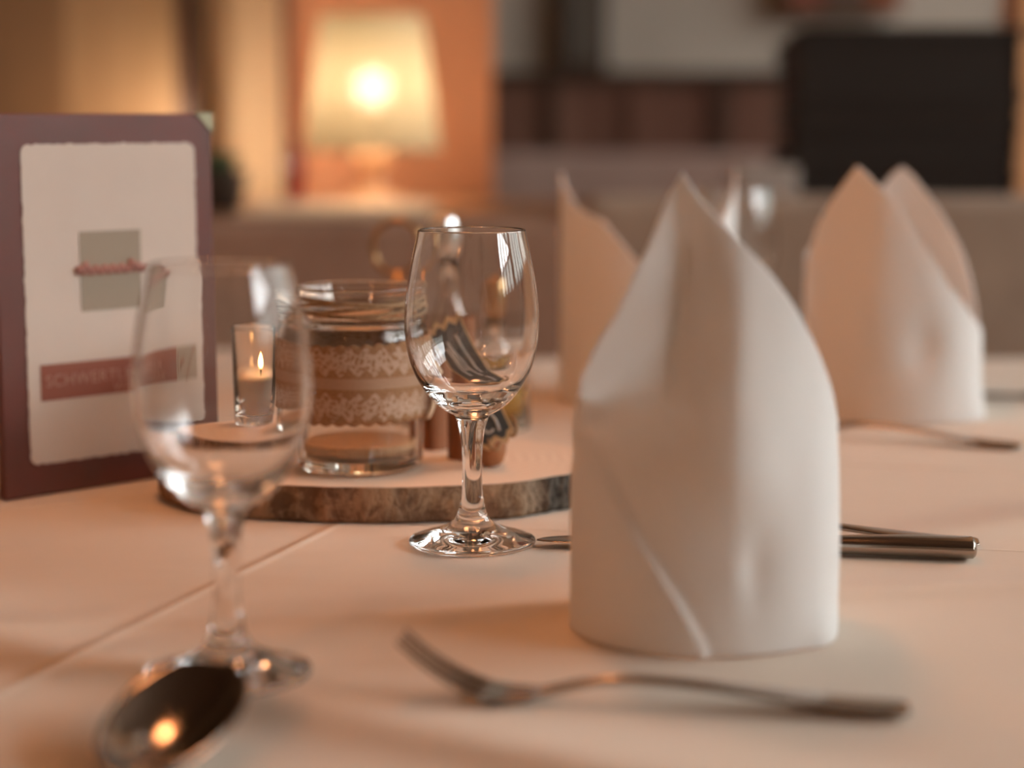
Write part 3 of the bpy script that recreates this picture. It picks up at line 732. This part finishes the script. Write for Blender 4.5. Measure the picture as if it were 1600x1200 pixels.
# ------------------------------------------------------------ menu folder
def menu_board():
    A_ = Vector((-.2895, 1.0835, 0)); B_ = Vector((-.1830, 1.1880, 0)); d = (B_ - A_); W = d.length; rz = math.atan2(d.y, d.x)
    H = .2195
    e = empty('menu_folder', (A_.x, A_.y, T + .0005), rz, 'upright burgundy leather menu folder with cream paper front standing at the left', 'menu')
    # local: x along width, -y towards viewer, z up
    b = box_bm(0, W, 0, .0045, 0, H, .0015); bm_obj('front_cover', b, M['burgundy'], e)
    # back cover, opened so that the folder stands
    V = []
    b = box_bm(0, W * .98, 0, .0035, 0, H, .0012)
    o = bm_obj('back_cover', b, M['burgundy'], e); o.location = (.002, .0052, 0); o.rotation_euler = (0, 0, R(13))
    # paper with a deckled outline: local coordinates of the window in the cover
    x0, x1, z0, z1 = .0175, W - .0135, .0185, H - .0175
    def paper(u0, u1, w0, w1, r, seed, amp, lift, m, name, par):
        pts = []; n = 46
        rnd = random.Random(seed)
        per = []
        def arc(cx, cz, a0): return [(cx + r * math.cos(R(a0 + k * 15)), cz + r * math.sin(R(a0 + k * 15))) for k in range(7)]
        corners = [arc(u1 - r, w0 + r, -90), arc(u1 - r, w1 - r, 0), arc(u0 + r, w1 - r, 90), arc(u0 + r, w0 + r, 180)]
        for ci, c in enumerate(corners):
            pts += c; a = c[-1]; q = corners[(ci + 1) % 4][0]
            for k in range(1, n):
                t = k / n; nz = noise.noise((t * 30, ci * 7 + seed, 0)) * amp
                pts.append((a[0] + (q[0] - a[0]) * t + (nz if ci in (0, 2) else 0), a[1] + (q[1] - a[1]) * t + (nz if ci in (1, 3) else 0)))
        n_ = len(pts); b = bmesh.new(); f_ = [b.verts.new((u, -lift, w_)) for u, w_ in pts]; k_ = [b.verts.new((u, .0004, w_)) for u, w_ in pts]
        b.faces.new(f_[::-1])
        for i in range(n_): b.faces.new((f_[i], f_[(i + 1) % n_], k_[(i + 1) % n_], k_[i]))
        return bm_obj(name, b, m, par)
    pp = paper(x0, x1, z0, z1, .005, 5, .0014, .0005, M['paper'], 'paper_sheet', e)
    def flat(name, u0, u1, w0, w1, m, lift, par, shear=0): return box(name, u0, u1, -lift, -.0004, w0, w1, m, par)
    flat('grey_square', .0540, .0955, .1050, .1515, M['grey_print'], .0008, pp)
    # red cursive line over the grey square
    pts = [(.0510 + .0475 * k / 60, .1290 + .0016 * math.sin(k * .85) + (.0035 if k in (6, 7, 8, 47, 48, 49, 50) else 0)) for k in range(61)]
    V, F = tube([(u, -.0012, w_) for u, w_ in pts], [.0017] * 61, 8); mesh_obj('red_script', V, F, M['rose_print'], pp)
    pts = [(.0510 + .0475 * k / 40, .1275) for k in range(41)]
    V, F = tube([(u, -.0010, w_) for u, w_ in pts], .0011, 6); mesh_obj('red_underline', V, F, M['rose_print'], pp)
    bn = flat('red_banner', .0255, .1100, .0550, .0760, M['red_print'], .0008, pp)
    sg = flat('taupe_box', .1100, .1300, .0550, .0760, M['sig_print'], .0008, pp)
    def text(body, size, u, w_, m, par, name):
        c = bpy.data.curves.new(name, 'FONT'); c.body = body; c.size = size; c.extrude = .0001; c.space_character = 1.08; c.materials.append(m)
        o = bpy.data.objects.new(name, c); COL.objects.link(o); o.parent = par; o.location = (u, -.00095, w_); o.rotation_euler = (R(90), 0, 0)
        dg = bpy.context.evaluated_depsgraph_get(); me = bpy.data.meshes.new_from_object(o.evaluated_get(dg)); nm = o.name
        bpy.data.objects.remove(o); q = bpy.data.objects.new(name, me); COL.objects.link(q); q.parent = par; q.location = (u, -.00095, w_); q.rotation_euler = (R(90), 0, 0)
        return q
    text('SCHWERTLER', .0098, .0285, .0630, M['pale_print'], bn, 'banner_lettering')
    text('WERK', .0078, .0740, .0562, M['pale_print'], bn, 'banner_lettering')
    parts = [tube([(u, -.0010, w_) for u, w_ in s_], .00025, 5) for s_ in (
        [(0.1120, 0.0732), (0.1115, 0.0672), (0.1117, 0.0592)], [(0.1140, 0.0612), (0.1145, 0.0682), (0.1155, 0.0642), (0.1163, 0.0692), (0.1170, 0.0652), (0.1180, 0.0682)], [(0.1275, 0.0752), (0.1240, 0.0672), (0.1210, 0.0592), (0.1195, 0.0542)])]
    V, F = combine(parts); mesh_obj('signature_stroke', V, F, M['pale_print'], sg)
    # metal corner
    b = bmesh.new(); prf = [(W - .012, H + .0004), (W + .0006, H + .0004), (W + .0006, H - .012)]
    for y in (-.0008, .0053):
        pass
    f_ = [b.verts.new((u, -.0008, z)) for u, z in prf]; k_ = [b.verts.new((u, .0053, z)) for u, z in prf]
    b.faces.new(f_); b.faces.new(k_[::-1])
    for i in range(3): b.faces.new((f_[i], f_[(i + 1) % 3], k_[(i + 1) % 3], k_[i]))
    bm_obj('metal_corner', b, M['corner'], e)
menu_board()

# ------------------------------------------------------------ bench behind the table
be = empty('upholstered_bench', (0, 2.15, 0), 0, 'taupe upholstered bench running along the far side of the table', 'bench')
box('base', -1.9, 1.05, -.33, .12, 0, .36, M['darkwood'], be, .005)
box('seat', -1.9, 1.05, -.34, .05, .36, .47, M['benchfab'], be, .02, 4)
box('backrest', -1.9, .075, .05, .13, .45, .853, M['benchfab'], be, .02, 4)
box('backrest', .080, 1.05, .05, .13, .45, .880, M['benchfab2'], be, .02, 4)

# ------------------------------------------------------------ things on the ledge
LZ = .8505
le = empty('table_lamp', (-.193, 2.70, LZ), 0, 'lit table lamp with a glowing cream cone shade on the ledge', 'lamp')
sm = bpy.data.materials.new('cream_lampshade'); sm.use_nodes = True; nt = sm.node_tree; nt.nodes.clear()
tr = nt.nodes.new('ShaderNodeBsdfTranslucent'); tr.inputs[0].default_value = (.125, .105, .066, 1); df = nt.nodes.new('ShaderNodeBsdfDiffuse'); df.inputs[0].default_value = (.75, .6, .42, 1)
mx = nt.nodes.new('ShaderNodeMixShader'); mx.inputs[0].default_value = .35; ou = nt.nodes.new('ShaderNodeOutputMaterial')
tp_ = nt.nodes.new('ShaderNodeBsdfTransparent'); mx2 = nt.nodes.new('ShaderNodeMixShader'); mx2.inputs[0].default_value = .010   # loose weave lets the bulb show
nt.links.new(tr.outputs[0], mx.inputs[1]); nt.links.new(df.outputs[0], mx.inputs[2]); nt.links.new(mx.outputs[0], mx2.inputs[1]); nt.links.new(tp_.outputs[0], mx2.inputs[2]); nt.links.new(mx2.outputs[0], ou.inputs[0])
V, F = lathe([(.094, .074), (.071, .258)], 72); mesh_obj('lamp_shade', V, F, sm, le)
V, F = lathe([(0, 0), (.050, 0), (.052, .006), (.030, .012), (.016, .022), (.012, .040), (.020, .052), (.027, .060), (.024, .070), (.012, .078), (.010, .092), (0, .092)], 40)
mesh_obj('lamp_base', V, F, M['lampbase'], le)
V, F = lathe([(0, .132)] + [(.026 * math.sin(R(a)), .160 - .026 * math.cos(R(a))) for a in range(20, 161, 20)] + [(0, .186)], 24); mesh_obj('light_bulb', V, F, emis('lamp_bulb_glow', (1, .78, .55), LAMP), le)
V, F = tube([(0, 0, .092), (0, 0, .135)], .009, 12); mesh_obj('bulb_socket', V, F, M['brass'], le)
V, F = tube([(.0925 * math.cos(t), .0925 * math.sin(t), .0745) for t in [2 * math.pi * k / 48 for k in range(48)]], .0015, 6, True)
mesh_obj('shade_wire', V, F, M['brass'], le)
V, F = tube([(.0700 * math.cos(t), .0700 * math.sin(t), .257) for t in [2 * math.pi * k / 48 for k in range(48)]], .0015, 6, True)
mesh_obj('shade_wire', V, F, M['brass'], le)
la = empty('fill_lamp', (-.505, 2.83, LZ), 0, 'small fill lamp added on the ledge, unseen behind the menu folder, to light the left wall', 'fill_lamp')  # unseen lamp added behind the menu folder to brighten the left wall
V, F = lathe([(0, 0), (.035, 0), (.036, .008), (.012, .012), (.010, .055), (0, .055)], 32); mesh_obj('fill_lamp_base', V, F, M['brass'], la)
V, F = lathe([(0, .055)] + [(.020 * math.sin(R(a)), .077 - .020 * math.cos(R(a))) for a in range(20, 161, 20)] + [(0, .097)], 24); mesh_obj('light_bulb', V, F, emis('fill_lamp_glow', (1, .75, .55), FILL_LAMP), la)
o = bm_obj('cream_runner', box_bm(-.335, -.105, 2.325, 2.62, LZ, LZ + .006, .002), M['cream']); tag(o, 'folded cream cloth lying on the ledge in front of the table lamp', 'cloth')
o_ = [(0, 0), (.010, 0), (.012, .004), (.012, .055), (.008, .066), (.0045, .074), (.0045, .088), (0, .088)]
V, F = lathe(o_, 24); o = mesh_obj('red_bottle', V, F, M['redglass']); o.location = (-.292, 2.60, LZ + .007); tag(o, 'small dark red bottle on the ledge left of the table lamp', 'bottle')
pe = empty('potted_plant', (-.385, 2.50, LZ), 0, 'low dark pot with small green plant on the ledge beside the menu', 'plant')
V, F = lathe([(0, 0), (.035, 0), (.046, .05), (.048, .052), (.044, .052), (.042, .046), (0, .046)], 32); mesh_obj('pot', V, F, M['pot'], pe)
V, F = [], []
for k in range(70):
    a = random.uniform(0, 6.28); tl = random.uniform(.2, 1.0); ln = random.uniform(.02, .04); bx, by = .02 * math.cos(a), .02 * math.sin(a)
    p0 = Vector((bx, by, .045)); p1 = p0 + Vector((math.cos(a) * tl, math.sin(a) * tl, 1.1)).normalized() * ln; sd = Vector((-math.sin(a), math.cos(a), 0)) * .005
    i = len(V); V += [p0, (p0 + p1) / 2 + sd, p1, (p0 + p1) / 2 - sd]; F.append((i, i + 1, i + 2, i + 3))
o = mesh_obj('leaves', V, F, M['greenery'], pe); o.modifiers.new('t', 'SOLIDIFY').thickness = .0008
bx = box('paper_box', .286, .362, 2.45, 2.53, LZ, LZ + .058, M['palebox'], None, .004); tag(bx, 'small pale box on the ledge left of the black stack', 'box')
# stack of black menu folders
x0s, n = .385, 16; z = LZ
fe = empty('black_folder', (0, 0, 0), 0, 'black leatherette folder lying in the tall stack on the ledge', 'folder', 'black folders stacked on the ledge')
b = box_bm(-.150, .137, -.10, .10, 0, .0026, .001); box_bm(-.150, .137, -.10, .10, .0114, .0140, .001, bm=b); box_bm(.133, .1385, -.10, .10, 0, .0140, .001, bm=b)
bm_obj('cover', b, M['blackleather'], fe)
box('pages', -.146, .133, -.097, .097, .0027, .0113, M['pages'], fe)
for k in range(n):
    o = fe if k == 0 else copy_tree(fe)
    rnd = random.Random(k)
    o.location = (.517 + rnd.uniform(-.008, .008) - (.006 if k < 6 else 0), 2.60 + rnd.uniform(-.004, .004), LZ + .0003 + .0146 * k)
    o.rotation_euler = (0, R(-.02), R(rnd.uniform(-1.2, 1.2)))
    nth = ['topmost', 'second from the top', 'third from the top', 'fourth from the top', 'fifth from the top', 'sixth from the top', 'seventh from the top', 'eighth from the top']
    nth = (nth + [q.replace('top', 'bottom') for q in ['eighth from the top', 'seventh from the top', 'sixth from the top', 'fifth from the top', 'fourth from the top', 'third from the top', 'second from the top', 'lowest']])[n - 1 - k]
    o['label'] = 'black leatherette folder, %s in the tall stack on the ledge' % nth

# ------------------------------------------------------------ far room
fb = empty('booth_bench', (.6, 4.25, 0), 0, 'far red-brown wooden booth bench with mauve cushions under the grey wall', 'bench')
box('wooden_back', -.75, .9, .10, .16, 0, 1.055, M['redwood'], fb, .004)
box('top_rail', -.76, .91, .085, .175, 1.045, 1.075, M['darkwood'], fb, .004)
for k in range(9): box('upright', -.72 + k * .19, -.69 + k * .19, .085, .10, .5, 1.045, M['darkwood'] if k % 2 else M['redwood'], fb)
box('cushion', -.74, -.02, .0, .085, .45, .895, M['mauve'], fb, .02, 3)
box('cushion', .0, .88, .0, .085, .45, .865, M['mauve'], fb, .02, 3)
box('seat', -.75, .9, -.40, .10, .38, .46, M['mauve'], fb, .02, 3)
he = empty('wall_hanging', (.165, 4.56, 1.08), 0, 'dark narrow hanging on the grey far wall', 'wall hanging')
box('frame', -.055, .055, -.03, .038, 0, .42, M['darkwood'], he, .004)
box('panel', -.040, .040, -.034, -.03, .02, .40, mat('hanging_panel', (.10, .075, .055), .8), he)
we = empty('wall_cabinet', (.76, 4.53, 1.21), 0, 'red-brown wooden cabinet on the far wall above the black stack', 'cabinet')
box('body', -.13, .14, .0, .068, 0, .6, M['redwood'], we, .004)
for k in range(3): box('door', -.125 + k * .09, -.045 + k * .09, -.018, -.001, .01, .59, mat('door_stain_%d' % k, ((.25, .07, .035), (.13, .07, .04), (.30, .09, .035))[k], .5), we, .002)
